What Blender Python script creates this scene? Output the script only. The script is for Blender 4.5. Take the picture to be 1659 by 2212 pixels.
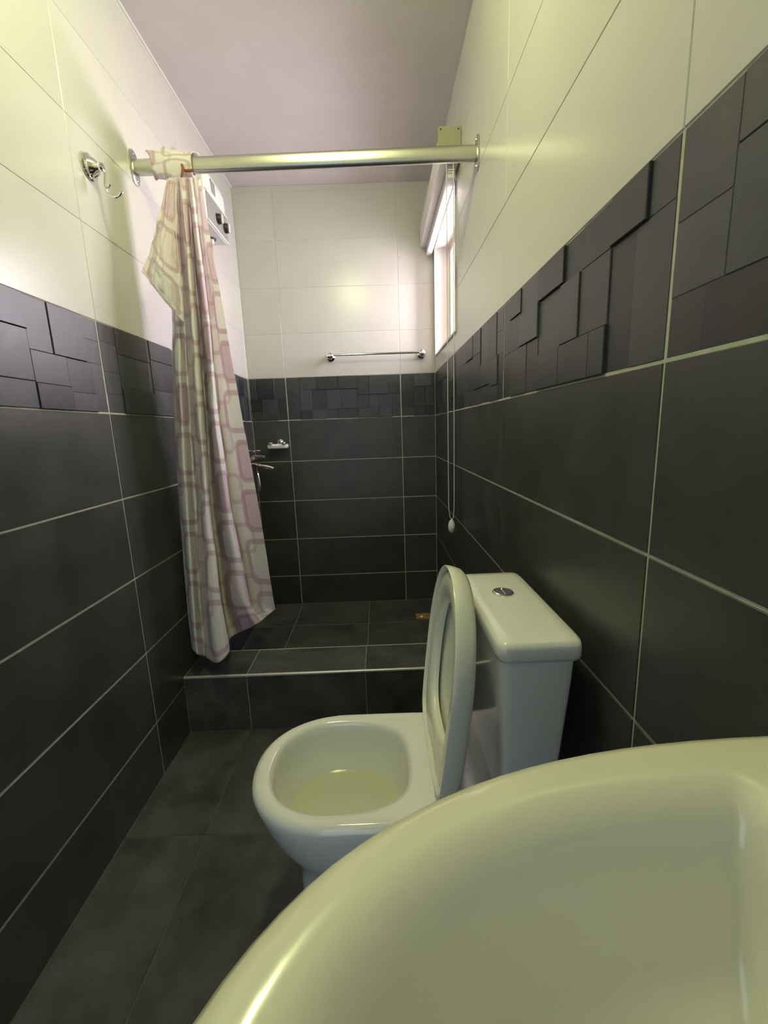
import bpy, bmesh, math, random
from mathutils import Vector, Matrix, noise
for o in list(bpy.data.objects): bpy.data.objects.remove(o)
C = bpy.context.scene.collection
S = bpy.context.scene

# ---------------------------------------------------------------- camera
cam = bpy.data.cameras.new('camera'); cam_o = bpy.data.objects.new('camera', cam); C.objects.link(cam_o)
r_ = Vector((0.99930317, -0.01427785, -0.03448655)); u_ = Vector((0.03657366, 0.19007059, 0.98108896)); f_ = Vector((0.00745296, 0.9816666, -0.19046033))
m = Matrix((( r_.x, u_.x, -f_.x, 0.77444), (r_.y, u_.y, -f_.y, 0.0), (r_.z, u_.z, -f_.z, 1.1385), (0, 0, 0, 1)))
cam_o.matrix_world = m
cam.sensor_fit = 'HORIZONTAL'; cam.sensor_width = 36; cam.lens = 927.37/1659*36; cam.clip_start = 0.01
S.camera = cam_o
# ---------------------------------------------------------------- world, daylight, exposure
W = bpy.data.worlds.new('world'); S.world = W; W.use_nodes = True
W.node_tree.nodes['Background'].inputs[0].default_value = (0.72, 0.86, 1.0, 1)
W.node_tree.nodes['Background'].inputs[1].default_value = 1.3
def area(name, loc, rot, sx, sy, power, col, spread=math.pi):
    l = bpy.data.lights.new(name, 'AREA'); l.shape = 'RECTANGLE'; l.size = sx; l.size_y = sy; l.energy = power; l.color = col; l.spread = spread
    o = bpy.data.objects.new(name, l); C.objects.link(o); o.location = loc; o.rotation_euler = rot
    return o
# daylight falling in through the shower window (right wall); the doorway behind the camera only lets in faint sky light
wl = area('window_daylight', (1.50, 2.52, 1.90), (0, 0, 0), .80, .78, 60, (1.0, 0.87, 0.97))
wl.rotation_euler = (Vector((0.0, 1.45, 1.70)) - wl.location).to_track_quat('-Z', 'Y').to_euler()
S.view_settings.view_transform = 'Standard'; S.view_settings.look = 'None'; S.view_settings.gamma = 1
S.view_settings.use_curve_mapping = False; S.view_settings.exposure = 0.20

# ---------------------------------------------------------------- room measures (metres)
XR, YB, ZC = 1.1352, 2.7256, 2.50
TH, TW = 0.2524, 0.7077
L0 = 1.2093                      # joint under the relief band
YF = -0.80                       # wall behind the camera
KY0, KY1, KZ = 1.493, 1.685, 0.2366
WY0, WY1, WZ0, WZ1 = 2.004, 2.655, 1.555, 2.125   # window opening

# ---------------------------------------------------------------- materials
def mat(name, col=(.5,.5,.5), rough=.4, metal=0, spec=.5, coat=0, coat_rough=.05):
    M = bpy.data.materials.new(name); M.use_nodes = True; b = M.node_tree.nodes['Principled BSDF']
    b.inputs['Base Color'].default_value = (*col, 1); b.inputs['Roughness'].default_value = rough
    b.inputs['Metallic'].default_value = metal; b.inputs['Specular IOR Level'].default_value = spec
    b.inputs['Coat Weight'].default_value = coat; b.inputs['Coat Roughness'].default_value = coat_rough
    return M
def nd(M, t, **k):
    n = M.node_tree.nodes.new(t)
    for a, b in k.items(): setattr(n, a, b)
    return n
def lk(M, a, b): M.node_tree.links.new(a, b)
def mottled(name, c0, c1, rough, scale=6, spec=.5, rvar=.1, bump=.0, bscale=60, per_obj=.0):
    """base colour clouded between c0 and c1 over the surface, each tile slightly different"""
    M = mat(name, c0, rough, spec=spec); nt = M.node_tree; b = nt.nodes['Principled BSDF']
    g = nd(M, 'ShaderNodeNewGeometry'); oi = nd(M, 'ShaderNodeObjectInfo')
    off = nd(M, 'ShaderNodeVectorMath', operation='MULTIPLY_ADD'); off.inputs[1].default_value = (1,1,1)
    sc = nd(M, 'ShaderNodeMath', operation='MULTIPLY'); sc.inputs[1].default_value = 7.0
    lk(M, oi.outputs['Random'], sc.inputs[0]); lk(M, g.outputs['Position'], off.inputs[0]); lk(M, sc.outputs[0], off.inputs[2])
    n = nd(M, 'ShaderNodeTexNoise'); n.inputs['Scale'].default_value = scale; n.inputs['Detail'].default_value = 6; n.inputs['Roughness'].default_value = .62
    lk(M, off.outputs[0], n.inputs['Vector'])
    r = nd(M, 'ShaderNodeValToRGB'); r.color_ramp.elements[0].position = .32; r.color_ramp.elements[1].position = .72
    r.color_ramp.elements[0].color = (*c0, 1); r.color_ramp.elements[1].color = (*c1, 1)
    lk(M, n.outputs['Fac'], r.inputs[0])
    hs = nd(M, 'ShaderNodeHueSaturation'); mr = nd(M, 'ShaderNodeMapRange')
    mr.inputs['To Min'].default_value = 1-per_obj; mr.inputs['To Max'].default_value = 1+per_obj
    lk(M, oi.outputs['Random'], mr.inputs['Value']); lk(M, mr.outputs[0], hs.inputs['Value'])
    lk(M, r.outputs[0], hs.inputs['Color']); lk(M, hs.outputs[0], b.inputs['Base Color'])
    rr = nd(M, 'ShaderNodeMapRange'); rr.inputs['To Min'].default_value = rough-rvar; rr.inputs['To Max'].default_value = rough+rvar
    lk(M, n.outputs['Fac'], rr.inputs['Value']); lk(M, rr.outputs[0], b.inputs['Roughness'])
    if bump:
        n2 = nd(M, 'ShaderNodeTexNoise'); n2.inputs['Scale'].default_value = bscale; n2.inputs['Detail'].default_value = 4
        lk(M, off.outputs[0], n2.inputs['Vector'])
        bp = nd(M, 'ShaderNodeBump'); bp.inputs['Strength'].default_value = bump; bp.inputs['Distance'].default_value = .002
        lk(M, n2.outputs['Fac'], bp.inputs['Height']); lk(M, bp.outputs[0], b.inputs['Normal'])
    return M
M_dark = mottled('dark_slate_tile', (.032,.033,.031), (.066,.067,.064), .40, 5, .7, .06, .12, 40, .12)
M_floor = mottled('dark_floor_tile', (.036,.037,.035), (.105,.108,.102), .46, 7, .4, .1, .3, 60, .1)
M_relief = mottled('dark_relief_tile', (.032,.034,.037), (.054,.056,.060), .40, 9, .6, .06, .15, 50, .42)  # tone spread between pieces paints in the shading of differently tilted faces
M_white = mottled('white_glazed_tile', (.60,.585,.54), (.65,.635,.59), .25, 2.2, .5, .03, 0, 7, .01)
M_grout = mottled('pale_grout', (.42,.44,.33), (.58,.60,.48), .85, 30, .2, .0, .3, 200)
M_wgrout = mottled('white_grout', (.66,.65,.60), (.74,.73,.68), .85, 20, .2, .0)
M_fgrout = mottled('dark_floor_grout', (.10,.10,.085), (.16,.16,.13), .9, 30, .2, .0)
M_sgrout = mottled('pale_shower_floor_grout', (.26,.27,.24), (.38,.39,.35), .9, 30, .2, .0)
M_ceil = mottled('ceiling_plaster', (.66,.61,.59), (.72,.66,.66), .75, 3, .2, .05, .05, 30)
M_trimw = mat('white_paint', (.78,.76,.72), .4)
M_ceramic = mat('white_ceramic', (.83,.84,.80), .10, coat=.4)
M_basin = mat('basin_ceramic', (.80,.79,.63), .18, coat=.5)
M_seat = mat('cream_plastic', (.80,.81,.70), .22)
M_chrome = mat('chrome', (.80,.80,.80), .10, 1)
M_steel = mat('dull_steel_rod', (.56,.56,.51), .32, 1)
M_trim = mat('aluminium_edge_strip', (.86,.85,.80), .35, .6)
M_plast = mat('white_plastic', (.82,.80,.76), .35)
M_grey = mat('grey_plastic_panel', (.30,.29,.28), .45)
M_black = mat('dark_plastic', (.03,.03,.03), .4)
M_yel = mat('yellowed_plastic_cap', (.40,.38,.24), .45)
M_hose = mat('beige_supply_pipe', (.55,.46,.30), .4)
M_blind = mat('blind_metal', (.80,.76,.74), .4)
M_wood = mat('tan_window_frame', (.74,.53,.40), .45)
M_rust = mottled('rusty_metal', (.30,.10,.03), (.50,.36,.14), .6, 40, .4)
M_soap = mat('pale_soap_dish_glass', (.90,.95,.97), .15)
M_water_shade_edge = mat('bowl_water_shade_edge', (.58,.60,.45), .03, spec=.6)
M_stain = mat('brown_stained_cloth', (.25,.10,.04), .8)
M_brown = mat('painted_door', (.45,.40,.33), .5)
def glass():
    M = bpy.data.materials.new('window_glass'); M.use_nodes = True; nt = M.node_tree; nt.nodes.remove(nt.nodes['Principled BSDF'])
    t = nd(M, 'ShaderNodeBsdfTransparent'); g = nd(M, 'ShaderNodeBsdfGlossy'); g.inputs['Roughness'].default_value = .02
    lw = nd(M, 'ShaderNodeLayerWeight'); lw.inputs['Blend'].default_value = .5
    pw = nd(M, 'ShaderNodeMath', operation='POWER'); pw.inputs[1].default_value = 5; lk(M, lw.outputs['Facing'], pw.inputs[0])
    f = nd(M, 'ShaderNodeMath', operation='MULTIPLY_ADD'); f.inputs[1].default_value = .55; f.inputs[2].default_value = .04; lk(M, pw.outputs[0], f.inputs[0]); mx = nd(M, 'ShaderNodeMixShader'); t.inputs[0].default_value = (.97,.98,.98,1)
    lk(M, f.outputs[0], mx.inputs[0]); lk(M, t.outputs[0], mx.inputs[1]); lk(M, g.outputs[0], mx.inputs[2])
    lk(M, mx.outputs[0], nt.nodes['Material Output'].inputs[0]); return M
M_glass = glass()
def lampmat():
    M = mat('lamp_diffuser', (.9,.9,.8), .3); b = M.node_tree.nodes['Principled BSDF']
    b.inputs['Emission Color'].default_value = (.95, 1.0, .48, 1); b.inputs['Emission Strength'].default_value = 98.0
    return M
M_lamp = lampmat()

def cloth_mat():
    """thin off-white cloth, slightly see-through, printed with mauve rounded squares that overlap"""
    M = bpy.data.materials.new('printed_curtain_cloth'); M.use_nodes = True; nt = M.node_tree; b = nt.nodes['Principled BSDF']
    uv = nd(M, 'ShaderNodeUVMap')
    def math_(op, a, b_=None, c=None):
        n = nd(M, 'ShaderNodeMath', operation=op)
        for i, v in enumerate((a, b_, c)):
            if v is None: continue
            if isinstance(v, (int, float)): n.inputs[i].default_value = v
            else: lk(M, v, n.inputs[i])
        return n.outputs[0]
    sep = nd(M, 'ShaderNodeSeparateXYZ'); lk(M, uv.outputs[0], sep.inputs[0])
    def layer(sx, sy, ox, oy, hx, hy, rad, wid):
        # per-cell signed distance to a rounded box outline (size changes from cell to cell)
        px = math_('MULTIPLY_ADD', sep.outputs[0], sx, ox); py0 = math_('MULTIPLY_ADD', sep.outputs[1], sy, oy)
        py = math_('MULTIPLY_ADD', math_('FRACT', math_('MULTIPLY', math_('FLOOR', px), .618)), 1.0, py0)
        cx = math_('FLOOR', px); cy = math_('FLOOR', py)
        wn = nd(M, 'ShaderNodeTexWhiteNoise', noise_dimensions='2D'); cb = nd(M, 'ShaderNodeCombineXYZ')
        lk(M, cx, cb.inputs[0]); lk(M, cy, cb.inputs[1]); lk(M, cb.outputs[0], wn.inputs['Vector'])
        fx = math_('SUBTRACT', math_('FRACT', px), .5); fy = math_('SUBTRACT', math_('FRACT', py), .5)
        hx2 = math_('MULTIPLY_ADD', wn.outputs['Value'], -.17, hx)
        qx = math_('SUBTRACT', math_('ABSOLUTE', fx), math_('SUBTRACT', hx2, rad))
        qy = math_('SUBTRACT', math_('ABSOLUTE', fy), hy-rad)
        mx = math_('MAXIMUM', qx, 0); my = math_('MAXIMUM', qy, 0)
        ln = math_('SQRT', math_('ADD', math_('MULTIPLY', mx, mx), math_('MULTIPLY', my, my)))
        inn = math_('MINIMUM', math_('MAXIMUM', qx, qy), 0)
        d = math_('SUBTRACT', math_('ADD', ln, inn), rad)
        line = math_('SUBTRACT', 1, math_('SMOOTH_MIN', math_('DIVIDE', math_('ABSOLUTE', d), wid), 1, .05))
        line = math_('MINIMUM', math_('MULTIPLY', math_('MAXIMUM', line, 0), 4), 1)
        fill = math_('MULTIPLY', math_('LESS_THAN', d, 0), math_('GREATER_THAN', wn.outputs['Value'], .62))
        return line, fill
    l1, f1 = layer(3.3, 5.4, 0, 0, .42, .38, .14, .06)
    l2, f2 = layer(3.3, 5.4, .52, .45, .33, .27, .13, .05)
    l3, f3 = layer(1.7, 2.3, .2, .1, .40, .40, .08, .03)
    mixc = (.95,.92,.91,1)
    def mixcol(a, fac, col, k):
        n = nd(M, 'ShaderNodeMix', data_type='RGBA'); 
        lk(M, math_('MULTIPLY', fac, k), n.inputs['Factor'])
        if isinstance(a, tuple): n.inputs['A'].default_value = a
        else: lk(M, a, n.inputs['A'])
        n.inputs['B'].default_value = col; return n.outputs['Result']
    c = mixcol(mixc, f3, (.76,.60,.66,1), .4)
    c = mixcol(c, f1, (.76,.47,.64,1), .5)
    c = mixcol(c, l1, (.62,.38,.50,1), .55)
    c = mixcol(c, l2, (.64,.50,.52,1), .4)
    lk(M, c, b.inputs['Base Color']); b.inputs['Roughness'].default_value = .7; b.inputs['Specular IOR Level'].default_value = .25
    t = nd(M, 'ShaderNodeBsdfTranslucent'); lk(M, c, t.inputs[0])
    mx = nd(M, 'ShaderNodeMixShader'); mx.inputs[0].default_value = .30
    lk(M, b.outputs[0], mx.inputs[1]); lk(M, t.outputs[0], mx.inputs[2]); lk(M, mx.outputs[0], nt.nodes['Material Output'].inputs[0])
    n = nd(M, 'ShaderNodeTexNoise'); n.inputs['Scale'].default_value = 60; g = nd(M, 'ShaderNodeNewGeometry'); lk(M, g.outputs['Position'], n.inputs['Vector'])
    bp = nd(M, 'ShaderNodeBump'); bp.inputs['Strength'].default_value = .25; bp.inputs['Distance'].default_value = .003
    lk(M, n.outputs['Fac'], bp.inputs['Height']); lk(M, bp.outputs[0], b.inputs['Normal'])
    return M
M_cloth = cloth_mat()

# ---------------------------------------------------------------- helpers
def link(name, me, mt=None, parent=None, loc=None, matrix=None):
    o = bpy.data.objects.new(name, me); C.objects.link(o)
    if mt and me is not None and not me.materials: me.materials.append(mt)
    if parent: o.parent = parent
    if matrix: o.matrix_local = matrix
    elif loc: o.location = loc
    return o
def mesh_from(verts, faces, smooth=False, name='m'):
    me = bpy.data.meshes.new(name); me.from_pydata([tuple(v) for v in verts], [], faces); me.update()
    if smooth:
        for p in me.polygons: p.use_smooth = True
    return me
def obj(name, bm, mt, parent=None, smooth=False, loc=None):
    bmesh.ops.recalc_face_normals(bm, faces=bm.faces)
    me = bpy.data.meshes.new(name); bm.to_mesh(me); bm.free()
    if smooth:
        for p in me.polygons: p.use_smooth = True
        me.set_sharp_from_angle(angle=math.radians(smooth if smooth is not True else 40))
    return link(name, me, mt, parent, loc)
def box(bm, x0, x1, y0, y1, z0, z1):
    v = [bm.verts.new((x, y, z)) for x in (x0, x1) for y in (y0, y1) for z in (z0, z1)]
    for f in ((0,1,3,2),(4,6,7,5),(0,4,5,1),(2,3,7,6),(0,2,6,4),(1,5,7,3)): bm.faces.new([v[i] for i in f])
    return bm
def rbox(x0, x1, y0, y1, z0, z1, r=.004, seg=2):
    bm = bmesh.new(); box(bm, x0, x1, y0, y1, z0, z1)
    bmesh.ops.bevel(bm, geom=bm.edges[:], offset=r, segments=seg, profile=.5, affect='EDGES'); return bm
def loft(bm, rings, cap0=True, cap1=True, closed=True):
    V = [[bm.verts.new(p) for p in r] for r in rings]; n = len(rings[0])
    for a, b in zip(V, V[1:]):
        for i in range(n if closed else n-1): bm.faces.new((a[i], a[(i+1) % n], b[(i+1) % n], b[i]))
    if cap0: bm.faces.new(V[0][::-1])
    if cap1: bm.faces.new(V[-1])
    return V
def tube(bm, pts, r, n=10, cap=True):
    pts = [Vector(p) for p in pts]; rings = []; up = None
    for i, p in enumerate(pts):
        t = (pts[min(i+1, len(pts)-1)] - pts[max(i-1, 0)]).normalized()
        if up is None:
            up = t.orthogonal().normalized()
        else: up = (up - t*up.dot(t)).normalized()
        s = t.cross(up); rr = r[i] if isinstance(r, (list, tuple)) else r
        rings.append([p + rr*(up*math.cos(2*math.pi*k/n) + s*math.sin(2*math.pi*k/n)) for k in range(n)])
    loft(bm, rings, cap, cap); return bm
def lathe(bm, c, axis, prof, n=28):
    """prof: (distance along axis, radius)"""
    a = Vector(axis).normalized(); u = a.orthogonal().normalized(); w = a.cross(u); c = Vector(c)
    loft(bm, [[c + a*h + max(r, .0002)*(u*math.cos(2*math.pi*k/n) + w*math.sin(2*math.pi*k/n)) for k in range(n)] for h, r in prof]); return bm
def crom(p, t):
    n = len(p)-1; x = t*n; i = min(int(x), n-1); f = x-i
    a, b, c, d = p[max(i-1, 0)], p[i], p[i+1], p[min(i+2, n)]
    return .5*((2*b)+(c-a)*f+(2*a-5*b+4*c-d)*f*f+(3*b-a-3*c+d)*f**3)
def thing(name, label, cat, loc=(0,0,0), group=None):
    o = bpy.data.objects.new(name, None); C.objects.link(o); o.location = loc; o.empty_display_size = .05
    o['label'] = label; o['category'] = cat
    if group: o['group'] = group
    return o
def tag(o, label, cat, group=None):
    o['label'] = label; o['category'] = cat
    if group: o['group'] = group
    return o
def struct(o, label=None):
    o['kind'] = 'structure'
    if label: o['label'] = label
    return o
def unparent_shift(root):
    """parts were modelled in room coordinates: keep them there under a root that stands at its own base"""
    for c in root.children:
        c.matrix_parent_inverse = Matrix.Translation(-Vector(root.location))

# ---------------------------------------------------------------- wall shells
G = .0022            # half a joint
tile_cache = {}
def tile_mesh(w, h, d, mt, cham=.0012, kind='t'):
    """flat piece, local x = width, y = height, face at z = d, back at z = 0; arrised front edges"""
    k = (round(w, 4), round(h, 4), round(d, 4), mt.name, cham)
    if k in tile_cache: return tile_cache[k]
    c = cham
    v = [(0,0,0),(w,0,0),(w,h,0),(0,h,0),(0,0,d-c),(w,0,d-c),(w,h,d-c),(0,h,d-c),(c,c,d),(w-c,c,d),(w-c,h-c,d),(c,h-c,d)]
    f = [(3,2,1,0),(0,1,5,4),(1,2,6,5),(2,3,7,6),(3,0,4,7),(4,5,9,8),(5,6,10,9),(6,7,11,10),(7,4,8,11),(8,9,10,11)]
    me = mesh_from(v, f); me.materials.append(mt); tile_cache[k] = me; return me
def frame(origin, ux, uy):
    ux = Vector(ux); uy = Vector(uy); n = ux.cross(uy); o = Vector(origin)
    return Matrix(((ux.x, uy.x, n.x, o.x), (ux.y, uy.y, n.y, o.y), (ux.z, uy.z, n.z, o.z), (0,0,0,1)))
def subtract(rect, hole):
    a0, a1, b0, b1 = rect; h0, h1, k0, k1 = hole
    if a1 <= h0 or a0 >= h1 or b1 <= k0 or b0 >= k1: return [rect]
    out = []
    if b0 < k0: out.append((a0, a1, b0, k0))
    if b1 > k1: out.append((a0, a1, k1, b1))
    m0, m1 = max(b0, k0), min(b1, k1)
    if a0 < h0: out.append((a0, h0, m0, m1))
    if a1 > h1: out.append((h1, a1, m0, m1))
    return out
TT = .006            # tile thickness proud of the bedding
PAT_B = [(0,.115,0,.42),(.115,.27,0,.3),(.27,.455,0,.3),(.455,.62,0,.3),(.62,.725,0,.45),(.725,.893,0,.45),(.893,1,0,.2),(.893,1,.2,.45),
 (0,.115,.42,.8),(.115,.215,.3,.77),(.215,.345,.3,.77),(.345,.475,.3,.77),(.475,.62,.3,.77),(.62,.725,.45,.76),(.725,.805,.45,.76),(.805,.92,.45,.76),(.92,1,.45,1),
 (0,.115,.8,1),(.115,.215,.77,1),(.215,.345,.77,1),(.345,.44,.77,1),(.44,.62,.77,1),(.62,.805,.76,1),(.805,.92,.76,1)]
PAT_R = [(0,.09,0,.545),(.09,.21,0,.22),(.21,.38,0,.26),(.38,.562,0,.26),(.562,.66,0,.27),(.66,.796,0,.27),(.796,.921,0,.27),(.921,1,0,.27),
 (.09,.21,.22,.54),(.21,.38,.26,.54),(.38,.55,.26,.70),(.55,.66,.27,.70),(.66,.796,.27,.70),(.796,.885,.27,1),(.885,1,.27,1),
 (0,.1,.545,.70),(0,.1,.70,1),(.1,.276,.54,1),(.276,.38,.54,1),(.38,.55,.70,1),(.55,.723,.70,1),(.723,.796,.70,1)]
PAT_F = [(0,.116,0,.31),(.116,.2,0,.31),(.2,.285,0,.31),(.285,.454,0,.31),(.454,.622,0,.31),(.622,.741,0,.48),(.741,.9,0,.48),(.9,1,0,.24),(.9,1,.24,.48),
 (0,.116,.31,.74),(.116,.30,.31,.75),(.30,.46,.31,.77),(.46,.622,.31,.77),(.622,.796,.48,.77),(.796,.92,.48,.81),(.92,1,.48,1),
 (0,.2,.74,1),(.2,.36,.75,1),(.36,.622,.77,1),(.622,.796,.77,1),(.796,.92,.81,1)]
PAT_N = [(0,.12,0,.395),(.12,.36,0,.25),(.36,.52,0,.45),(.52,.75,0,.3),(.75,1,0,.4),(0,.12,.395,.72),(.12,.36,.25,.72),(.36,.52,.45,.8),(.52,.75,.3,.7),(.75,.88,.4,.75),(.88,1,.4,1),
 (0,.085,.72,1),(.085,.205,.72,1),(.205,.36,.72,1),(.36,.52,.8,1),(.52,.75,.7,1),(.75,.88,.75,1)]
PAT_L = [(0,.13,0,.4),(.13,.32,0,.3),(.32,.49,0,.48),(.49,.63,0,.305),(.63,.735,0,.474),(.735,.905,0,.474),(.905,1,0,.228),(.905,1,.228,.474),
 (0,.13,.4,.8),(.13,.32,.3,.75),(.32,.49,.48,.75),(.49,.63,.305,.75),(.63,.793,.474,.76),(.793,.93,.474,.805),(.93,1,.474,1),
 (0,.13,.8,1),(.13,.32,.75,1),(.32,.49,.75,1),(.49,.63,.75,1),(.63,.793,.76,1),(.793,.93,.805,1)]
PAT_M = [(0,.115,0,.21),(0,.115,.21,.53),(.115,.38,0,.3),(.38,.605,0,.25),(.605,.8,0,.4),(.8,1,0,.3),
 (0,.115,.53,.775),(0,.115,.775,1),(.115,.25,.3,.7),(.25,.38,.3,.7),(.38,.605,.25,.65),(.605,.8,.4,.75),(.8,.9,.3,.7),(.9,1,.3,1),(.115,.38,.7,1),(.38,.605,.65,1),(.605,.8,.75,1),(.8,.9,.7,1)]
rnd = random.Random(7)
def build_wall(name, fr, length, joints, height, hole=None, pats=None, label=None, rot=0):
    """fr maps local (u, v, out) to the room with out pointing into the room; u runs 0..length"""
    bm = bmesh.new(); rects = [(0, length, 0, height)]
    if hole: rects = subtract(rects[0], (hole[0]-.0101, hole[1]+.0101, hole[2]-.0101, hole[3]+.0101))
    sp = L0+TH; rects = [q for a in rects for q in ([(a[0], a[1], a[2], sp), (a[0], a[1], sp, a[3])] if a[2] < sp < a[3] else [a])]
    D = .0016        # the joint lies this deep below the tile faces
    for a0, a1, b0, b1 in rects: box(bm, a0-(.1 if a0 <= 0 else 0), a1+(.1 if a1 >= length else 0), b0, b1, -.10, -D)
    bmesh.ops.transform(bm, matrix=fr, verts=bm.verts)
    for f in bm.faces: f.material_index = 1 if f.calc_center_median().z > L0+TH+.0005 else 0
    w = struct(obj(name, bm, M_grout), label); w.data.materials.append(M_wgrout)
    us = [0] + [j for j in joints if 0 < j < length] + [length]
    zs = [0.0] + [L0 + k*TH for k in range(-4, 6) if .02 < L0 + k*TH < height-.01] + [height]
    for i, (a0, a1) in enumerate(zip(us, us[1:])):
        for b0, b1 in zip(zs, zs[1:]):
            if abs(b0 - L0) < 1e-4:                      # the relief band
                at = link('relief_tile', tile_mesh(a1-a0-2*G, b1-b0-2*G, .0047, M_relief), None, w, matrix=fr @ Matrix.Translation((a0+G, b0+G, -.006)))
                pat, full0, full1 = pats[i]               # the full tile's extent, cut at corners
                for (p0, p1, q0, q1) in pat:
                    x0, x1 = full0+p0*(full1-full0), full0+p1*(full1-full0)
                    x0, x1 = max(x0, a0+G), min(x1, a1-G)
                    if x1-x0 < .008: continue
                    y1, y0 = b1-q0*TH, b1-q1*TH
                    y0 = max(y0, b0+G); y1 = min(y1, b1-.0008)
                    edge = p0 < .01 or p1 > .99
                    lift = rnd.choice((.0038,.0043) if edge else (.0038,.0050,.0062,.0078,.0092))
                    link('relief_piece', tile_mesh(round(x1-x0-.0004, 3), round(y1-y0-.0004, 3), lift, M_relief, .0012), None, at,
                         matrix=Matrix.Translation((x0-a0-G, y0-b0-G, .001)))
                continue
            mt = M_white if b0 > L0 else M_dark
            top = (b0 > L0)
            g = G if not top else .0006
            for r in ([(a0, a1, b0, b1)] if not hole else subtract((a0, a1, b0, b1), hole)):
                c0, c1, d0, d1 = r
                if c1-c0 < .012 or d1-d0 < .012: continue
                link('wall_tile', tile_mesh(c1-c0-2*g, d1-d0-2*g, TT, mt), None, w, matrix=fr @ Matrix.Translation((c0+g, d0+g, -TT)))
    return w
# left wall: seen from inside, u runs with +Y ; joints at 1.288 +- n*TW
FL = frame((0, YF, 0), (0,1,0), (0,0,1))
jl = [1.288 + k*TW - YF for k in (-2,-1,0,1,2)]
build_wall('wall_left', FL, YB-YF, jl, ZC, None,
    [(PAT_B, jl[0]-TW, jl[0]), (PAT_R, jl[0], jl[1]), (PAT_L, jl[1], jl[2]), (PAT_M, jl[2], jl[3]), (PAT_B, jl[3], jl[4]), (PAT_R, jl[4], jl[4]+TW)], 'left wall, white glazed tiles over a slate relief band and dark tiles')
# back wall: u runs with +X
FB = frame((0, YB, 0), (1,0,0), (0,0,1))
jb = [.2242, .9242]
build_wall('wall_back', FB, XR, jb, ZC, None, [(PAT_F, jb[0]-TW, jb[0]), (PAT_B, jb[0], jb[1]), (PAT_B, jb[1], jb[1]+TW)], 'shower end wall, white tiles over dark tiles with a relief band')
# right wall: u runs with -Y, starting at the back corner
FR = frame((XR, YB, 0), (0,-1,0), (0,0,1))
jr = [YB-1.974, YB-1.266, YB-.558, YB+.150]
build_wall('wall_right', FR, YB-YF, jr, ZC, (YB-WY1, YB-WY0, WZ0, WZ1),
    [(PAT_B, jr[0]-TW, jr[0]), (PAT_F, jr[0], jr[1]), (PAT_R, jr[1], jr[2]), (PAT_N, jr[2], jr[3]), (PAT_L, jr[3], jr[3]+TW), (PAT_B, jr[3]+TW, jr[3]+2*TW)], 'right wall with the shower window, white tiles over dark tiles')
# wall behind the camera with an open doorway
bm = bmesh.new(); box(bm, 0, .08, YF-.10, YF, 0, ZC); box(bm, .80, XR, YF-.10, YF, 0, ZC); box(bm, .08, .80, YF-.10, YF, 2.05, ZC)
struct(obj('wall_front', bm, M_white), 'wall behind the viewer with an open doorway')
bm = bmesh.new()
for a in ((.08,.12,0,2.05),(.76,.80,0,2.05),(.12,.76,2.01,2.05)): box(bm, a[0], a[1], YF-.11, YF+.012, a[2], a[3])
struct(obj('door_1', bm, M_brown), 'painted frame of the open doorway')
# ceiling
bm = bmesh.new(); box(bm, -.1, XR+.1, YF-.1, YB+.1, ZC, ZC+.08)
struct(obj('ceiling', bm, M_ceil), 'plain pinkish white plaster ceiling')
bm = bmesh.new(); tube(bm, [(.002, YF, ZC-.002), (.002, YB, ZC-.002)], .0045, 8)
struct(obj('trim_1', bm, M_trimw), 'thin white bead of sealant between left wall and ceiling')
# floors: bathroom side and shower side, 0.446 m tiles
bm = bmesh.new(); box(bm, -.1, XR+.1, YF-.1, YB+.1, -.1, -.0018)
floor = struct(obj('floor', bm, M_fgrout), 'dark stone-look floor tiles')
bm = bmesh.new(); box(bm, .001, XR-.001, KY1-.002, YB-.001, -.009, -.0012); obj('shower_bedding', bm, M_sgrout, floor)
fx = [0, .232, .678, 1.124, XR]; fyd = [YF, -.732, -.286, .160, .606, 1.052, KY0]; fys = [KY1, 1.952, 2.398, YB]
for ys in (fyd, fys):
    for y0, y1 in zip(ys, ys[1:]):
        for x0, x1 in zip(fx, fx[1:]):
            if x1-x0 < .02: continue
            link('floor_tile', tile_mesh(x1-x0-.003, y1-y0-.003, .008, M_floor, .0008), None, floor, matrix=Matrix.Translation((x0+.0015, y0+.0015, -.008)))
# kerb between the two
bm = bmesh.new(); box(bm, 0, XR, KY0+.0016, KY1-.0016, 0, KZ-.0016)
kerb = struct(obj('trim_2', bm, M_sgrout), 'dark tiled shower kerb with a bright metal edge strip')
for x0, x1 in ((0,.240),(.240,.693),(.693,XR)):
    link('kerb_tile', tile_mesh(x1-x0-.003, KY1-KY0-.004, .006, M_floor, .0008), None, kerb, matrix=Matrix.Translation((x0+.0015, KY0+.003, KZ-.006)))
    link('kerb_tile', tile_mesh(x1-x0-.003, KZ-.006, .006, M_floor, .0008), None, kerb, matrix=frame((x0+.0015, KY0+.006, .002), (1,0,0), (0,0,1)))
    link('kerb_tile', tile_mesh(x1-x0-.003, KZ-.004, .006, M_floor, .0008), None, kerb, matrix=frame((x1-.0015, KY1-.006, .002), (-1,0,0), (0,0,1)))
bm = rbox(.001, XR-.001, KY0-.002, KY0+.0085, KZ-.008, KZ+.0018, .003, 3)
obj('edge_strip', bm, M_trim, kerb, True)['label'] = 'bright metal edge strip'
bm = bmesh.new(); box(bm, .001, XR-.001, KY1-.004, KY1+.0004, KZ-.004, KZ+.0004)
obj('joint_line', bm, M_grout, kerb)

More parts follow.
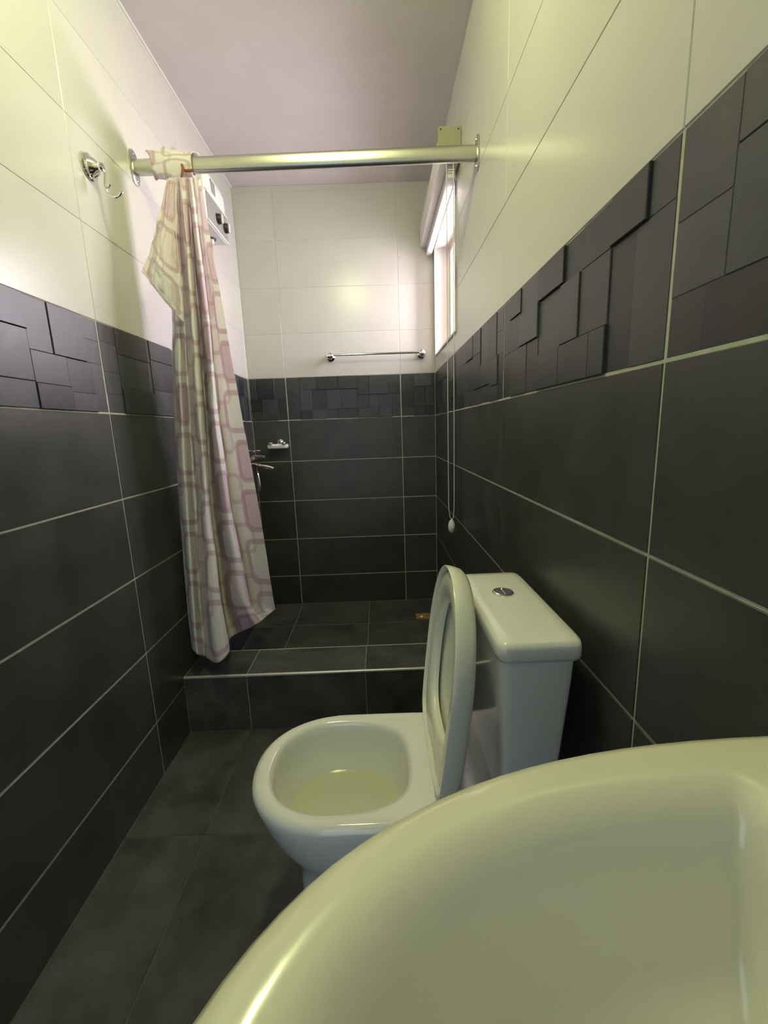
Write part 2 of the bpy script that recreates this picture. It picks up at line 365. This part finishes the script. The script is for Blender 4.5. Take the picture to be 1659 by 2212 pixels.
# ---------------------------------------------------------------- window
win = bpy.data.objects.new('window_1', None); C.objects.link(win); win.location = (XR, (WY0+WY1)/2, WZ0); struct(win, 'small overexposed shower window set in a deep white reveal')
RX = XR+.125
bm = bmesh.new(); box(bm, XR-.006, RX, WY1, WY1+.01, WZ0-.01, WZ1+.01); box(bm, XR-.006, RX, WY0-.01, WY0, WZ0-.01, WZ1+.01); box(bm, XR-.004, RX, WY0, WY1, WZ1, WZ1+.01)
box(bm, XR-.006, RX, WY0, WY1, WZ0-.01, WZ0)
obj('window_reveal', bm, M_white, win)
bm = bmesh.new()
fx0, fx1 = RX-.045, RX-.012
for a in ((WY0,WY0+.035,WZ0,WZ1),(WY1-.035,WY1,WZ0,WZ1),(WY0+.035,WY1-.035,WZ0,WZ0+.035),(WY0+.035,WY1-.035,WZ1-.035,WZ1)): box(bm, fx0, fx1, *a)
obj('window_frame', bm, M_wood, win)
bm = bmesh.new(); ym = (WY0+WY1)/2; box(bm, fx0+.004, fx1-.004, ym-.014, ym+.014, WZ0+.035, WZ1-.035); obj('window_mullion', bm, M_wood, win)
for a, b in ((WY0+.035, ym-.014), (ym+.014, WY1-.035)):
    bm = bmesh.new(); box(bm, fx0+.014, fx0+.018, a, b, WZ0+.035, WZ1-.035); obj('window_pane', bm, M_glass, win)
unparent_shift(win)

# ---------------------------------------------------------------- raised blind in front of the window top
bl = thing('window_blind', 'raised white blind above the shower window with a yellowed end cap', 'blind', (1.09, 1.90, 2.10))
BY0, BY1 = 1.895, 2.70
obj('headrail', rbox(1.055, 1.130, BY0, BY1, 2.150, 2.258, .004), M_blind, bl, True)
obj('bottom_rail', rbox(1.088, 1.118, BY0+.02, BY1-.005, 2.103, 2.118, .003), M_blind, bl, True)
bm = bmesh.new()
for k in range(3): box(bm, 1.089, 1.117, BY0+.022, BY1-.006, 2.122+k*.009, 2.127+k*.009)
for k in range(0): pass
s = obj('slat_stack', bm, M_blind, bl)
pr = [(1.047,2.262),(1.047,2.185),(1.053,2.160),(1.068,2.148),(1.118,2.148),(1.129,2.158),(1.1335,2.185),(1.1335,2.262)]
bm = bmesh.new(); loft(bm, [[(x, BY0-.012, z) for x, z in pr], [(x, BY0+.004, z) for x, z in pr]])
cap = obj('end_cap', bm, M_yel, bl); cap['label'] = 'yellowed plastic end cap'
for x in (1.056, 1.124):
    bm = bmesh.new(); lathe(bm, (x, BY0-.012, 2.252), (0,-1,0), [(0,.003),(.0015,.0028),(.002,.0005)], 12); obj('screw', bm, M_black, cap)
unparent_shift(bl)
for c in cap.children: c.matrix_parent_inverse = cap.matrix_world.inverted()
cd = thing('blind_cord', 'looped pull cords hanging from the blind with a pale oval tassel', 'cord', (1.096, 1.90, .66))
bm = bmesh.new()
tube(bm, [(1.080,1.90,2.15),(1.080,1.90,1.4),(1.081,1.90,.78),(1.087,1.90,.735),(1.096,1.90,.722)], .0017, 8)
obj('cord', bm, M_trimw, cd, True)
bm = bmesh.new(); tube(bm, [(1.107,1.90,2.15),(1.107,1.90,1.4),(1.106,1.90,.78),(1.102,1.90,.735),(1.096,1.90,.722)], .0017, 8)
obj('cord', bm, M_trimw, cd, True)
bm = bmesh.new(); lathe(bm, (1.094,1.90,.660), (0,0,1), [(0,.001),(.003,.006),(.012,.0125),(.028,.0165),(.045,.0145),(.058,.009),(.065,.003),(.066,.001)], 20)
obj('tassel', bm, M_plast, cd, True)['label'] = 'pale oval plastic tassel'
unparent_shift(cd)

# ---------------------------------------------------------------- shower rod
RY, RZ = 1.600, 2.013
rod = thing('shower_rod', 'dull metal shower curtain rod spanning between the two walls', 'rod', (0, RY, RZ))
bm = bmesh.new(); n = 28; rings = []
for i in range(13):
    x = .004 + (XR-.008)*i/12; yy = 1.622 - .022*i/12
    rings.append([(x, yy+.014*math.copysign(abs(math.cos(a))**.7, math.cos(a)), RZ+.0235*math.copysign(abs(math.sin(a))**.7, math.sin(a))) for a in [2*math.pi*k/n for k in range(n)]])
loft(bm, rings); obj('rod_tube', bm, M_steel, rod, True)
for x, sgn, yy in ((.001, 1, 1.622), (XR-.001, -1, 1.600)):
    bm = bmesh.new(); pts = []
    for k in range(24):
        a = 2*math.pi*k/24; pts.append((.026*math.copysign(abs(math.cos(a))**.8, math.cos(a)), .052*math.copysign(abs(math.sin(a))**.8, math.sin(a))))
    loft(bm, [[(x, yy+a, RZ+b) for a, b in pts], [(x+sgn*.003, yy+a, RZ+b) for a, b in pts], [(x+sgn*.0045, yy+a*.9, RZ+b*.93) for a, b in pts]])
    fl = obj('wall_flange', bm, M_steel, rod, True)
    for dz in (.038, -.038):
        bm = bmesh.new(); lathe(bm, (x+sgn*.0045, yy, RZ+dz), (sgn,0,0), [(0,.005),(.002,.004),(.003,.001)], 12); obj('screw', bm, M_chrome, fl)
unparent_shift(rod)
for f in rod.children:
    for c in f.children: c.matrix_parent_inverse = Matrix.Translation(-Vector(rod.location))@Matrix.Identity(4) if False else Matrix.Identity(4)

# ---------------------------------------------------------------- shower curtain
CURT = [[(0.110,1.610,1.976),(0.137,1.585,1.962),(0.143,1.600,1.970),(0.166,1.580,1.959),(0.178,1.585,1.961),(0.178,1.600,1.969),(0.198,1.580,1.958),(0.199,1.600,1.968),(0.212,1.600,1.968),(0.219,1.610,1.973)],
 [(0.097,1.607,1.824),(0.130,1.572,1.808),(0.130,1.609,1.824),(0.167,1.562,1.804),(0.176,1.576,1.809),(0.168,1.618,1.826),(0.208,1.554,1.799),(0.193,1.621,1.827),(0.211,1.618,1.825),(0.224,1.627,1.829)],
 [(0.086,1.603,1.678),(0.124,1.558,1.663),(0.118,1.618,1.682),(0.170,1.545,1.657),(0.176,1.567,1.664),(0.159,1.634,1.686),(0.219,1.530,1.651),(0.189,1.642,1.688),(0.213,1.635,1.685),(0.231,1.643,1.687)],
 [(0.074,1.600,1.528),(0.117,1.548,1.515),(0.108,1.620,1.531),(0.170,1.532,1.509),(0.175,1.560,1.516),(0.154,1.640,1.535),(0.226,1.515,1.504),(0.187,1.655,1.537),(0.216,1.650,1.535),(0.239,1.660,1.536)],
 [(0.063,1.590,1.371),(0.111,1.533,1.362),(0.103,1.610,1.373),(0.168,1.517,1.358),(0.175,1.545,1.362),(0.148,1.640,1.375),(0.223,1.515,1.356),(0.180,1.670,1.378),(0.215,1.670,1.377),(0.245,1.685,1.378)],
 [(0.051,1.580,1.210),(0.105,1.518,1.207),(0.097,1.600,1.209),(0.166,1.502,1.204),(0.175,1.530,1.205),(0.141,1.640,1.209),(0.219,1.515,1.203),(0.173,1.685,1.209),(0.214,1.690,1.208),(0.251,1.710,1.207)],
 [(0.041,1.575,1.044),(0.098,1.508,1.047),(0.092,1.590,1.041),(0.162,1.492,1.046),(0.172,1.520,1.044),(0.132,1.645,1.036),(0.219,1.525,1.042),(0.170,1.710,1.030),(0.216,1.720,1.027),(0.257,1.745,1.024)],
 [(0.030,1.570,0.873),(0.090,1.498,0.884),(0.086,1.580,0.869),(0.158,1.482,0.884),(0.168,1.510,0.879),(0.122,1.650,0.854),(0.218,1.535,0.872),(0.167,1.735,0.837),(0.219,1.750,0.832),(0.264,1.780,0.825)],
 [(0.027,1.560,0.696),(0.086,1.488,0.715),(0.078,1.570,0.691),(0.154,1.472,0.718),(0.171,1.500,0.708),(0.120,1.660,0.662),(0.224,1.555,0.690),(0.175,1.765,0.628),(0.222,1.790,0.619),(0.264,1.830,0.605)],
 [(0.024,1.550,0.513),(0.081,1.478,0.542),(0.070,1.560,0.507),(0.149,1.462,0.546),(0.174,1.490,0.533),(0.117,1.670,0.459),(0.230,1.575,0.495),(0.185,1.795,0.403),(0.226,1.830,0.387),(0.265,1.880,0.364)],
 [(0.029,1.530,0.346),(0.076,1.468,0.344),(0.071,1.540,0.295),(0.153,1.447,0.318),(0.188,1.480,0.336),(0.136,1.655,0.312),(0.225,1.675,0.349),(0.216,1.810,0.306),(0.246,1.840,0.325),(0.266,1.900,0.328)]]
FLAP = [[(0.118,1.590,1.961),(0.139,1.575,1.953),(0.155,1.575,1.953)],[(0.093,1.560,1.846),(0.131,1.525,1.803),(0.151,1.545,1.797)],[(0.071,1.520,1.735),(0.120,1.480,1.664),(0.154,1.520,1.635)],[(0.046,1.490,1.654),(0.105,1.485,1.568),(0.151,1.515,1.503)]]
cur = thing('shower_curtain', 'bunched pink and white shower curtain knotted round the left end of the rod', 'curtain', (.16, 1.58, .28))
def sheet(P, nt_, ns, name, thick=.0012, us=1.1, vs=1.75, wr=.004):
    P = [[Vector(p) for p in r] for r in P]; V = []; UV = []
    # parameters down the rows by true height
    for j in range(nt_+1):
        t = j/nt_; row = [crom([P[k][i] for k in range(len(P))], t) for i in range(len(P[0]))]
        for i in range(ns+1):
            s = i/ns; p = crom(row, s)
            q = noise.noise(Vector((s*14, t*9, 3.1)))*wr + noise.noise(Vector((s*40, t*30, 7.7)))*wr*.35
            V.append(p + Vector((q*.5, q, 0))); UV.append((s*us, t*vs))
    F = [(j*(ns+1)+i, j*(ns+1)+i+1, (j+1)*(ns+1)+i+1, (j+1)*(ns+1)+i) for j in range(nt_) for i in range(ns)]
    me = mesh_from(V, F, True, name); uvl = me.uv_layers.new(name='UVMap')
    for li, lp in enumerate(me.loops): uvl.data[li].uv = UV[lp.vertex_index]
    o = link(name, me, M_cloth, cur); sm = o.modifiers.new('thickness', 'SOLIDIFY'); sm.thickness = thick; sm.offset = 0
    return o
sheet(CURT, 150, 150, 'cloth_panel')
fo = sheet(FLAP, 50, 36, 'folded_flap', us=.30, vs=.55, wr=.006); fo['label'] = 'upper corner of the cloth folded out to the left'
# the knot wound round the rod, with two stiff pointed corners
bm = bmesh.new(); rings = []
kx = [.070,.078,.092,.110,.128,.146,.162,.178,.190,.199]; kr = [.036,.034,.037,.041,.040,.044,.040,.035,.034,.031]
for i, (x, r) in enumerate(zip(kx, kr)):
    ring = []
    for k in range(32):
        a = 2*math.pi*k/32
        q = r + .004*math.sin(3*a+i*.9) + .003*noise.noise(Vector((math.cos(a)*2, math.sin(a)*2, i*.7)))
        sx = x
        if i < 2: sx -= .020*max(0, math.cos(a-1.75))**4; q += .010*max(0, math.cos(a-1.75))**4
        if i == 3: q += .012*max(0, math.cos(a-1.6))**10
        if i > 6: sx += .022*max(0, math.cos(a-1.2))**3; q += .004*max(0, math.cos(a-1.2))**3
        if 3 < i < 8: q += .012*max(0, math.cos(a+1.4))**2
        ring.append((sx, 1.616+q*.62*math.cos(a), RZ-.001+q*math.sin(a)))
    rings.append(ring)
loft(bm, rings, False, False)
kn = obj('knot', bm, M_cloth, cur, True); kn['label'] = 'cloth knot wound round the rod'
sm = kn.modifiers.new('thickness', 'SOLIDIFY'); sm.thickness = .0015; sm.offset = 1
me = kn.data; uvl = me.uv_layers.new(name='UVMap')
for li, lp in enumerate(me.loops):
    co = me.vertices[lp.vertex_index].co; uvl.data[li].uv = (co.x*3+.3, co.z*3)
for pts in ([(.172,1.588,2.000),(.176,1.584,1.985),(.171,1.583,1.970),(.166,1.584,1.962)], [(.178,1.592,1.984),(.192,1.588,1.982),(.208,1.590,1.984)]):
    bm = bmesh.new(); tube(bm, pts, [.004,.005,.004,.002][:len(pts)], 8); obj('stained_fold', bm, M_stain, cur, True)['label'] = 'brown stained tie of the knot'
unparent_shift(cur)

# ---------------------------------------------------------------- robe hook on the left wall
hk = thing('robe_hook', 'chrome robe hook on the left wall beside the shower rod', 'hook', (0, 1.36, 1.877))
bm = bmesh.new(); lathe(bm, (.0, 1.36, 1.877), (1,0,0), [(0,.033),(.004,.034),(.008,.032),(.011,.026),(.013,.024),(.020,.021),(.026,.014),(.030,.010),(.036,.011),(.041,.009),(.043,.001)], 36)
obj('backplate', bm, M_chrome, hk, 30)
bm = bmesh.new(); pp = [Vector(p) for p in ((.036,1.36,1.876),(.042,1.362,1.862),(.040,1.362,1.843),(.039,1.362,1.825),(.044,1.363,1.812),(.056,1.364,1.803),(.070,1.365,1.806),(.079,1.366,1.816))]
tube(bm, [crom(pp, i/24) for i in range(25)], .0034, 10)
lathe(bm, (.079,1.366,1.816), (.4,0,.9), [(-.004,.001),(-.002,.0045),(.002,.0045),(.004,.001)], 12)
obj('lower_prong', bm, M_chrome, hk, True)
bm = bmesh.new(); tube(bm, [(.039,1.362,1.830),(.046,1.363,1.828),(.051,1.364,1.835)], .0032, 10); obj('small_prong', bm, M_chrome, hk, True)
unparent_shift(hk)

# ---------------------------------------------------------------- towel bar on the back wall
tb = thing('towel_bar', 'slim chrome towel bar on the white tiles of the back wall', 'towel bar', (.78, YB, 1.573))
for x in (.508, 1.054):
    bm = bmesh.new(); lathe(bm, (x, YB, 1.570), (0,-1,0), [(0,.024),(.006,.0245),(.011,.019),(.016,.013),(.045,.0105),(.050,.016),(.058,.0195),(.068,.018),(.074,.011),(.076,.001)], 26); obj('bracket', bm, M_chrome, tb, True)
bm = bmesh.new(); tube(bm, [(.508, YB-.062, 1.574), (1.054, YB-.062, 1.574)], .0065, 14); obj('bar', bm, M_chrome, tb, True)
unparent_shift(tb)

# ---------------------------------------------------------------- instant shower heater with its pipe
ht = thing('shower_heater', 'white instant shower heater with grey control panel on the left wall', 'water heater', (0, 2.15, 2.04))
HY0, HY1, HZ0, HZ1, HX = 1.985, 2.255, 2.013, 2.245, .100
bm = bmesh.new(); prof = [(0,HZ0),(HX-.004,HZ0),(HX,HZ0+.004),(HX,HZ0+.17),(HX-.003,HZ0+.20),(HX-.012,HZ1-.008),(HX-.022,HZ1),(0,HZ1)]
def hring(y, k): return [(x if x < .001 else x-k, y, z + (k if z < HZ0+.01 else (-k if z > HZ1-.012 else 0))) for x, z in prof]
loft(bm, [hring(HY0, .012), hring(HY0+.003, .005), hring(HY0+.012, 0), hring(HY1-.03, 0), hring(HY1-.012, .002), hring(HY1-.003, .007), hring(HY1, .016)])
obj('casing', bm, M_plast, ht, 35)
pan = obj('control_panel', rbox(HX-.004, HX+.0025, HY0+.012, HY1-.012, HZ0+.012, HZ0+.115, .002), M_grey, ht, True)
for z in (HZ0+.002, HZ0+.116):
    obj('panel_edge', rbox(HX-.006, HX+.005, HY0+.008, HY1-.006, z, z+.008, .0025), M_trimw, ht, True)
for y in (2.115, 2.205):
    bm = bmesh.new(); lathe(bm, (HX+.0025, y, HZ0+.058), (1,0,0), [(0,.021),(.012,.020),(.016,.018)], 28)
    k_ = obj('knob', bm, M_black, ht, True)
    obj('knob_cap', rbox(HX+.0185, HX+.026, y-.006, y+.006, HZ0+.039, HZ0+.077, .003), M_plast, ht, True)
obj('indicator_window', rbox(HX-.003, HX+.002, 2.07, 2.12, HZ0+.145, HZ0+.195, .002), M_grey, ht, True)
bm = bmesh.new(); lathe(bm, (.048, 2.165, HZ0-.004), (0,0,1), [(0,.021),(.006,.022)], 26); obj('outlet_ring', bm, M_black, ht, True)
bm = bmesh.new(); lathe(bm, (.048, 2.165, HZ0-.024), (0,0,1), [(0,.009),(.003,.012),(.020,.013)], 20); obj('outlet_nut', bm, M_plast, ht, True)
bm = bmesh.new(); pp = [Vector(p) for p in ((.048,2.165,2.005),(.047,2.166,1.9),(.040,2.18,1.6),(.030,2.25,1.3),(.030,2.36,1.08),(.034,2.42,1.0))]
tube(bm, [crom(pp, i/40) for i in range(41)], .0062, 10); obj('supply_pipe', bm, M_hose, ht, True)['label'] = 'thin beige pipe running down the wall'
unparent_shift(ht)

# ---------------------------------------------------------------- shower mixer with looped hose on the left wall
mx = thing('shower_mixer', 'chrome shower mixer with spout and looped hose behind the curtain', 'tap', (0, 2.45, .98))
bm = bmesh.new()
for y in (2.39, 2.53): lathe(bm, (0, y, .975), (1,0,0), [(0,.028),(.004,.028),(.012,.016),(.050,.014)], 24)
tube(bm, [(.050,2.36,.975),(.050,2.56,.975)], .019, 18); obj('mixer_body', bm, M_chrome, mx, True)
bm = bmesh.new(); pp = [Vector(p) for p in ((.055,2.46,.968),(.10,2.45,.955),(.150,2.445,.946),(.176,2.444,.935))]
tube(bm, [crom(pp, i/16) for i in range(17)], [.012]*10+[.011]*5+[.012,.013], 16); obj('spout', bm, M_chrome, mx, True)
bm = bmesh.new(); tube(bm, [(.052,2.455,.99),(.075,2.45,1.012),(.135,2.44,1.006)], [.012,.009,.006], 12); obj('lever', bm, M_chrome, mx, True)
bm = bmesh.new(); tube(bm, [(.0,2.44,1.045),(.07,2.43,1.043),(.115,2.43,1.040)], [.006,.005,.004], 10)
lathe(bm, (.0,2.44,1.045), (1,0,0), [(0,.018),(.006,.016),(.008,.008)], 20); obj('handset_holder', bm, M_chrome, mx, True)
bm = bmesh.new(); pp = [Vector(p) for p in ((.050,2.55,.955),(.055,2.55,.90),(.075,2.50,.835),(.085,2.43,.812),(.075,2.36,.84),(.050,2.33,.93),(.045,2.33,1.03),(.045,2.36,1.12))]
tube(bm, [crom(pp, i/60) for i in range(61)], .0065, 10); obj('hose', bm, M_chrome, mx, True)
unparent_shift(mx)

# ---------------------------------------------------------------- soap dish on the back wall
sd = thing('soap_dish', 'small chrome soap holder with pale glass dish on the back wall', 'soap dish', (.158, YB, 1.06))
bm = rbox(.100, .218, YB-.085, YB-.012, 1.040, 1.068, .009, 3); 
obj('glass_dish', bm, M_soap, sd, True)
for x in (.108, .190):
    obj('clip', rbox(x, x+.024, YB-.090, YB-.030, 1.062, 1.080, .005), M_chrome, sd, True)
bm = bmesh.new(); lathe(bm, (.165, YB, 1.075), (0,-1,0), [(0,.022),(.005,.021),(.010,.012),(.030,.010)], 22); obj('mount', bm, M_chrome, sd, True)
unparent_shift(sd)

# ---------------------------------------------------------------- floor drain with a soapy corner
dr = thing('floor_drain', 'rusty rectangular drain grate in the shower floor near the corner', 'drain', (1.02, 2.45, 0))
bm = bmesh.new()
for a in ((.968,1.088,2.418,2.424),(.968,1.088,2.486,2.492),(.968,.976,2.424,2.486),(1.080,1.088,2.424,2.486)): box(bm, a[0], a[1], a[2], a[3], -.001, .007)
box(bm, .972, 1.084, 2.420, 2.490, -.001, .002)
obj('grate_frame', bm, M_rust, dr)
for k in range(6):
    obj('grate_bar', rbox(.984+k*.016, .992+k*.016, 2.424, 2.486, .001, .006, .001, 1), M_rust, dr)
bm = bmesh.new(); lathe(bm, (1.000, 2.45, .004), (0,0,1), [(0,.012),(.003,.010),(.004,.002)], 16); obj('soap_scrap', bm, M_soap, dr, True)
unparent_shift(dr)

# ---------------------------------------------------------------- toilet
to = thing('toilet', 'white close-coupled toilet with its seat raised, standing at the right wall', 'toilet', (.80, .835, 0))
TY = .838
def ringD(xf, xb, b, z, N=72, nf=2.2, nb=7.0, af=None, yc=TY):
    af = af if af else min(.20, (xb-xf)*.5); cx = xf+af; ab = xb-cx; out = []
    for k in range(N):
        t = 2*math.pi*k/N; c, s = math.cos(t), math.sin(t)
        n = nf + (nb-nf)*min(1, max(0, (c+.15)/.9)) if c > -.15 else nf
        x = cx + (ab if c > 0 else af)*math.copysign(abs(c)**(2/n), c); y = yc + b*math.copysign(abs(s)**(2/n), s)
        out.append((x, y, z))
    return out
bm = bmesh.new()
secs = [(.565,1.06,.098,0,.17),(.560,1.06,.100,.012,.17),(.558,1.06,.098,.06,.17),(.560,1.06,.096,.14,.17),(.560,1.065,.096,.185,.17),(.548,1.07,.108,.205,.18),(.528,1.075,.124,.24,.19),(.503,1.08,.143,.29,.195),(.486,1.085,.158,.34,.2),(.476,1.09,.166,.375,.2),(.472,1.095,.169,.395,.2),(.475,1.094,.166,.405,.2),(.484,1.090,.159,.4115,.195),(.492,1.086,.154,.412,.19)]
rings = [ringD(a, b, w, z, af=f) for a, b, w, z, f in secs]
inner = [(.506,.828,.139,.4118),(.512,.820,.133,.4095),(.516,.815,.129,.401),(.517,.813,.128,.385),(.520,.810,.125,.350),(.531,.80,.116,.315),(.552,.785,.098,.275),(.585,.76,.072,.235),(.63,.735,.045,.205),(.66,.715,.02,.195)]
rings += [ringD(a, b, w, z, nf=2.3, nb=2.9, af=(b-a)*.47) for a, b, w, z in inner]
loft(bm, rings)
obj('bowl', bm, M_ceramic, to, 55)
bm = bmesh.new(); w_ = ringD(.537, .795, .110, .295, nf=2.3, nb=2.9, af=.121); loft(bm, [w_, [(x, y, z-.002) for x, y, z in w_]]); obj('water', bm, M_water_shade_edge, to)  # water level raised so its olive edge draws the shadow boundary in the bowl
def ringR(x0, x1, y0, y1, z, n=9, N=64):
    cx, cy, a, b = (x0+x1)/2, (y0+y1)/2, (x1-x0)/2, (y1-y0)/2; out = []
    for k in range(N):
        t = 2*math.pi*(k+.5)/N; c, s = math.cos(t), math.sin(t)
        out.append((cx+a*math.copysign(abs(c)**(2/n), c), cy+b*math.copysign(abs(s)**(2/n), s), z))
    return out
bm = bmesh.new()
cs = [(.985,1.082,.700,.965,.408),(.983,1.084,.694,.975,.42),(.978,1.092,.680,.990,.55),(.970,1.101,.668,1.002,.70),(.968,1.103,.666,1.004,.745)]
loft(bm, [ringR(a, b, c, d, z, 12) for a, b, c, d, z in cs]); obj('cistern', bm, M_ceramic, to, 60)
bm = bmesh.new()
cs = [(.970,1.101,.668,1.002,.742,13),(.964,1.106,.656,1.012,.744,13),(.961,1.1085,.652,1.015,.752,13),(.961,1.1085,.652,1.015,.770,13),(.9635,1.107,.655,1.012,.777,13),(.970,1.101,.662,1.004,.781,12),(.985,1.086,.69,.98,.7835,6)]
loft(bm, [ringR(*c) for c in cs]); obj('cistern_lid', bm, M_ceramic, to, 60)
bm = bmesh.new(); lathe(bm, (1.030, .868, .782), (0,0,1), [(0,.0225),(.004,.0225),(.006,.021),(.0065,.019),(.005,.018)], 36); fb = obj('flush_button', bm, M_chrome, to, 30)
for sgn in (1, -1):
    bm = bmesh.new(); pts = []
    for k in range(17):
        a = math.pi*k/16; pts.append((1.030+sgn*(.001+.0175*math.sin(a)), .868+.0172*math.cos(a)))
    loft(bm, [[(x, y, .785) for x, y in pts], [(x, y, .7885) for x, y in pts]]); obj('button_half', bm, M_chrome, fb)
# seat and lid, raised and leaning on the cistern. local frame: s across (room y), h up the leaf, o out of the leaf (towards -x)
hx, hz, tilt = .866, .424, math.radians(6.5)
def leaf(s, h, o): return (hx + h*math.sin(tilt) - o*math.cos(tilt), TY + s, hz + h*math.cos(tilt) + o*math.sin(tilt))
def oval(w, h0, h1, n=64, top=2.15, bot=5.0):
    """outline of the leaf, rounder at the top (front of the seat) and square at the hinge side"""
    hc = h0 + (h1-h0)*.46; out = []
    for k in range(n):
        t = 2*math.pi*k/n; c, s = math.cos(t), math.sin(t)
        e = top + (bot-top)*max(0, min(1, (-s+.1)/.7))
        out.append((w*math.copysign(abs(c)**(2/e), c), hc + ((h1-hc) if s > 0 else (hc-h0))*math.copysign(abs(s)**(2/e), s)))
    return out
bm = bmesh.new(); R_ = []
for w, a, b, o in ((.150,.03,.405,-.036),(.160,.016,.418,-.033),(.166,.008,.426,-.024),(.169,.004,.430,-.008),(.1695,.003,.431,.004),(.1685,.004,.430,.0065),(.1665,.006,.428,.0065),(.165,.0075,.4265,.004),(.164,.009,.425,-.012),(.159,.014,.420,-.024),(.150,.025,.410,-.027)):
    R_.append([leaf(s, h, o) for s, h in oval(w, a, b)])
loft(bm, R_); obj('seat_lid', bm, M_seat, to, 50)
bm = bmesh.new(); R_ = []
P_ = [(.157,.014,.416,-.018),(.1585,.012,.418,-.008),(.156,.014,.416,-.002),(.148,.024,.408,.001),(.134,.042,.393,.002),(.118,.064,.370,-.001),(.112,.072,.362,-.006),(.110,.074,.360,-.014),(.112,.072,.362,-.020),(.120,.062,.372,-.021),(.148,.024,.408,-.019)]
for w, a, b, o in P_: R_.append([leaf(s, h, o) for s, h in oval(w, a, b, bot=3.2 if w < .13 else 5.0)])
R_.append(R_[0])
loft(bm, R_, False, False); bmesh.ops.remove_doubles(bm, verts=bm.verts, dist=1e-5)
obj('seat', bm, M_seat, to, 50)
for s in (-.075, .075):
    bm = bmesh.new(); lathe(bm, (.878, TY+s, .411), (0,0,1), [(0,.015),(.004,.015),(.007,.009),(.014,.009)], 20)
    tube(bm, [(.874, TY+s-.022, .427), (.874, TY+s+.022, .427)], .009, 16); obj('hinge', bm, M_seat, to, True)
unparent_shift(to)
for c in fb.children: c.matrix_parent_inverse = Matrix.Identity(4)

# ---------------------------------------------------------------- wash basin on its pedestal, nearest the camera
ba = thing('wash_basin', 'large glossy off-white wash basin filling the lower right foreground', 'basin', (.95, .05, 0))
def ringB(xf, b, z, n=2.4, xb=XR-.001, N=96, yc=.05, cx=None):
    """basin outline: flat against the wall at xb, bulging to xf"""
    out = []
    for k in range(N//2+1):
        t = math.pi*k/(N//2); c, s = math.cos(t), math.sin(t)
        out.append((xb - (xb-xf)*abs(s)**(2/n), yc + b*math.copysign(abs(c)**(2/n), c), z))
    for k in range(1, N//2):
        f = k/(N//2); out.append((xb, yc - b + 2*b*f, z))
    return out
def ringI(x0, x1, b, z, n=2.4, N=96, yc=.05):
    """inner ring, same vertex order: wide D in front, shallow curve at the tap ledge"""
    out = []; cx = x0+(x1-x0)*.90; b = b-.010; H = N//2
    for k in range(H+1):
        t = math.pi*k/H; c, s = math.cos(t), math.sin(t)
        out.append((cx-(cx-x0)*abs(s)**(2/n), yc + b*math.copysign(abs(c)**(2/n), c), z))
    for k in range(1, H):
        t = math.pi*k/H; c, s = math.cos(t), math.sin(t)
        out.append((cx + (x1-cx)*(abs(s)**(2/n)), yc - b*math.copysign(abs(c)**(2/n), c), z))
    return out
BR = .850
bm = bmesh.new()
rings = [ringB(.90, .10, .60), ringB(.86, .15, .64), ringB(.79, .20, .69), ringB(.72, .245, .74), ringB(.672, .275, .79), ringB(.652, .288, .82), ringB(.646, .292, .838), ringB(.648, .291, .848), ringB(.655, .287, .8545), ringB(.666, .280, .857),
         ]
mid = [(.682,1.090,.262,.8565),(.692,1.082,.252,.8535),(.702,1.074,.242,.848),(.711,1.068,.233,.838),(.719,1.062,.226,.820),(.728,1.057,.217,.790),(.742,1.048,.202,.750),(.768,1.032,.176,.718),(.810,1.00,.134,.703),(.855,.965,.085,.697),(.890,.935,.03,.695)]
rings += [ringI(a, b, w, z) for a, b, w, z in mid]
loft(bm, rings, True, True)
bo = obj('basin_bowl', bm, M_basin, ba, 60)
bm = bmesh.new(); loft(bm, [ringR(.90,1.13,-.045,.145,z,3.2) if k else ringR(.88,1.13,-.06,.16,z,3.2) for k, z in ((0,0),(0,.03),(1,.07),(1,.50),(0,.64))]); obj('pedestal', bm, M_basin, ba, 60)
bm = bmesh.new(); lathe(bm, (.918,.05,.6955), (0,0,1), [(0,.020),(.002,.020),(.003,.016),(.001,.012)], 24); obj('waste', bm, M_chrome, ba, True)
unparent_shift(ba)

# ---------------------------------------------------------------- ceiling lamp, overhead behind the camera's view
lp = thing('ceiling_lamp', 'round ceiling lamp over the basin end of the room', 'lamp', (.57, .88, ZC))
bm = bmesh.new(); lathe(bm, (.57,.88,ZC), (0,0,-1), [(0,.13),(.015,.13),(.02,.125)], 36); obj('base', bm, M_plast, lp, True)
bm = bmesh.new(); lathe(bm, (.57,.88,ZC-.02), (0,0,-1), [(0,.075),(.02,.085),(.045,.08),(.068,.05),(.078,.001)], 36); obj('diffuser', bm, M_lamp, lp, True)
unparent_shift(lp)
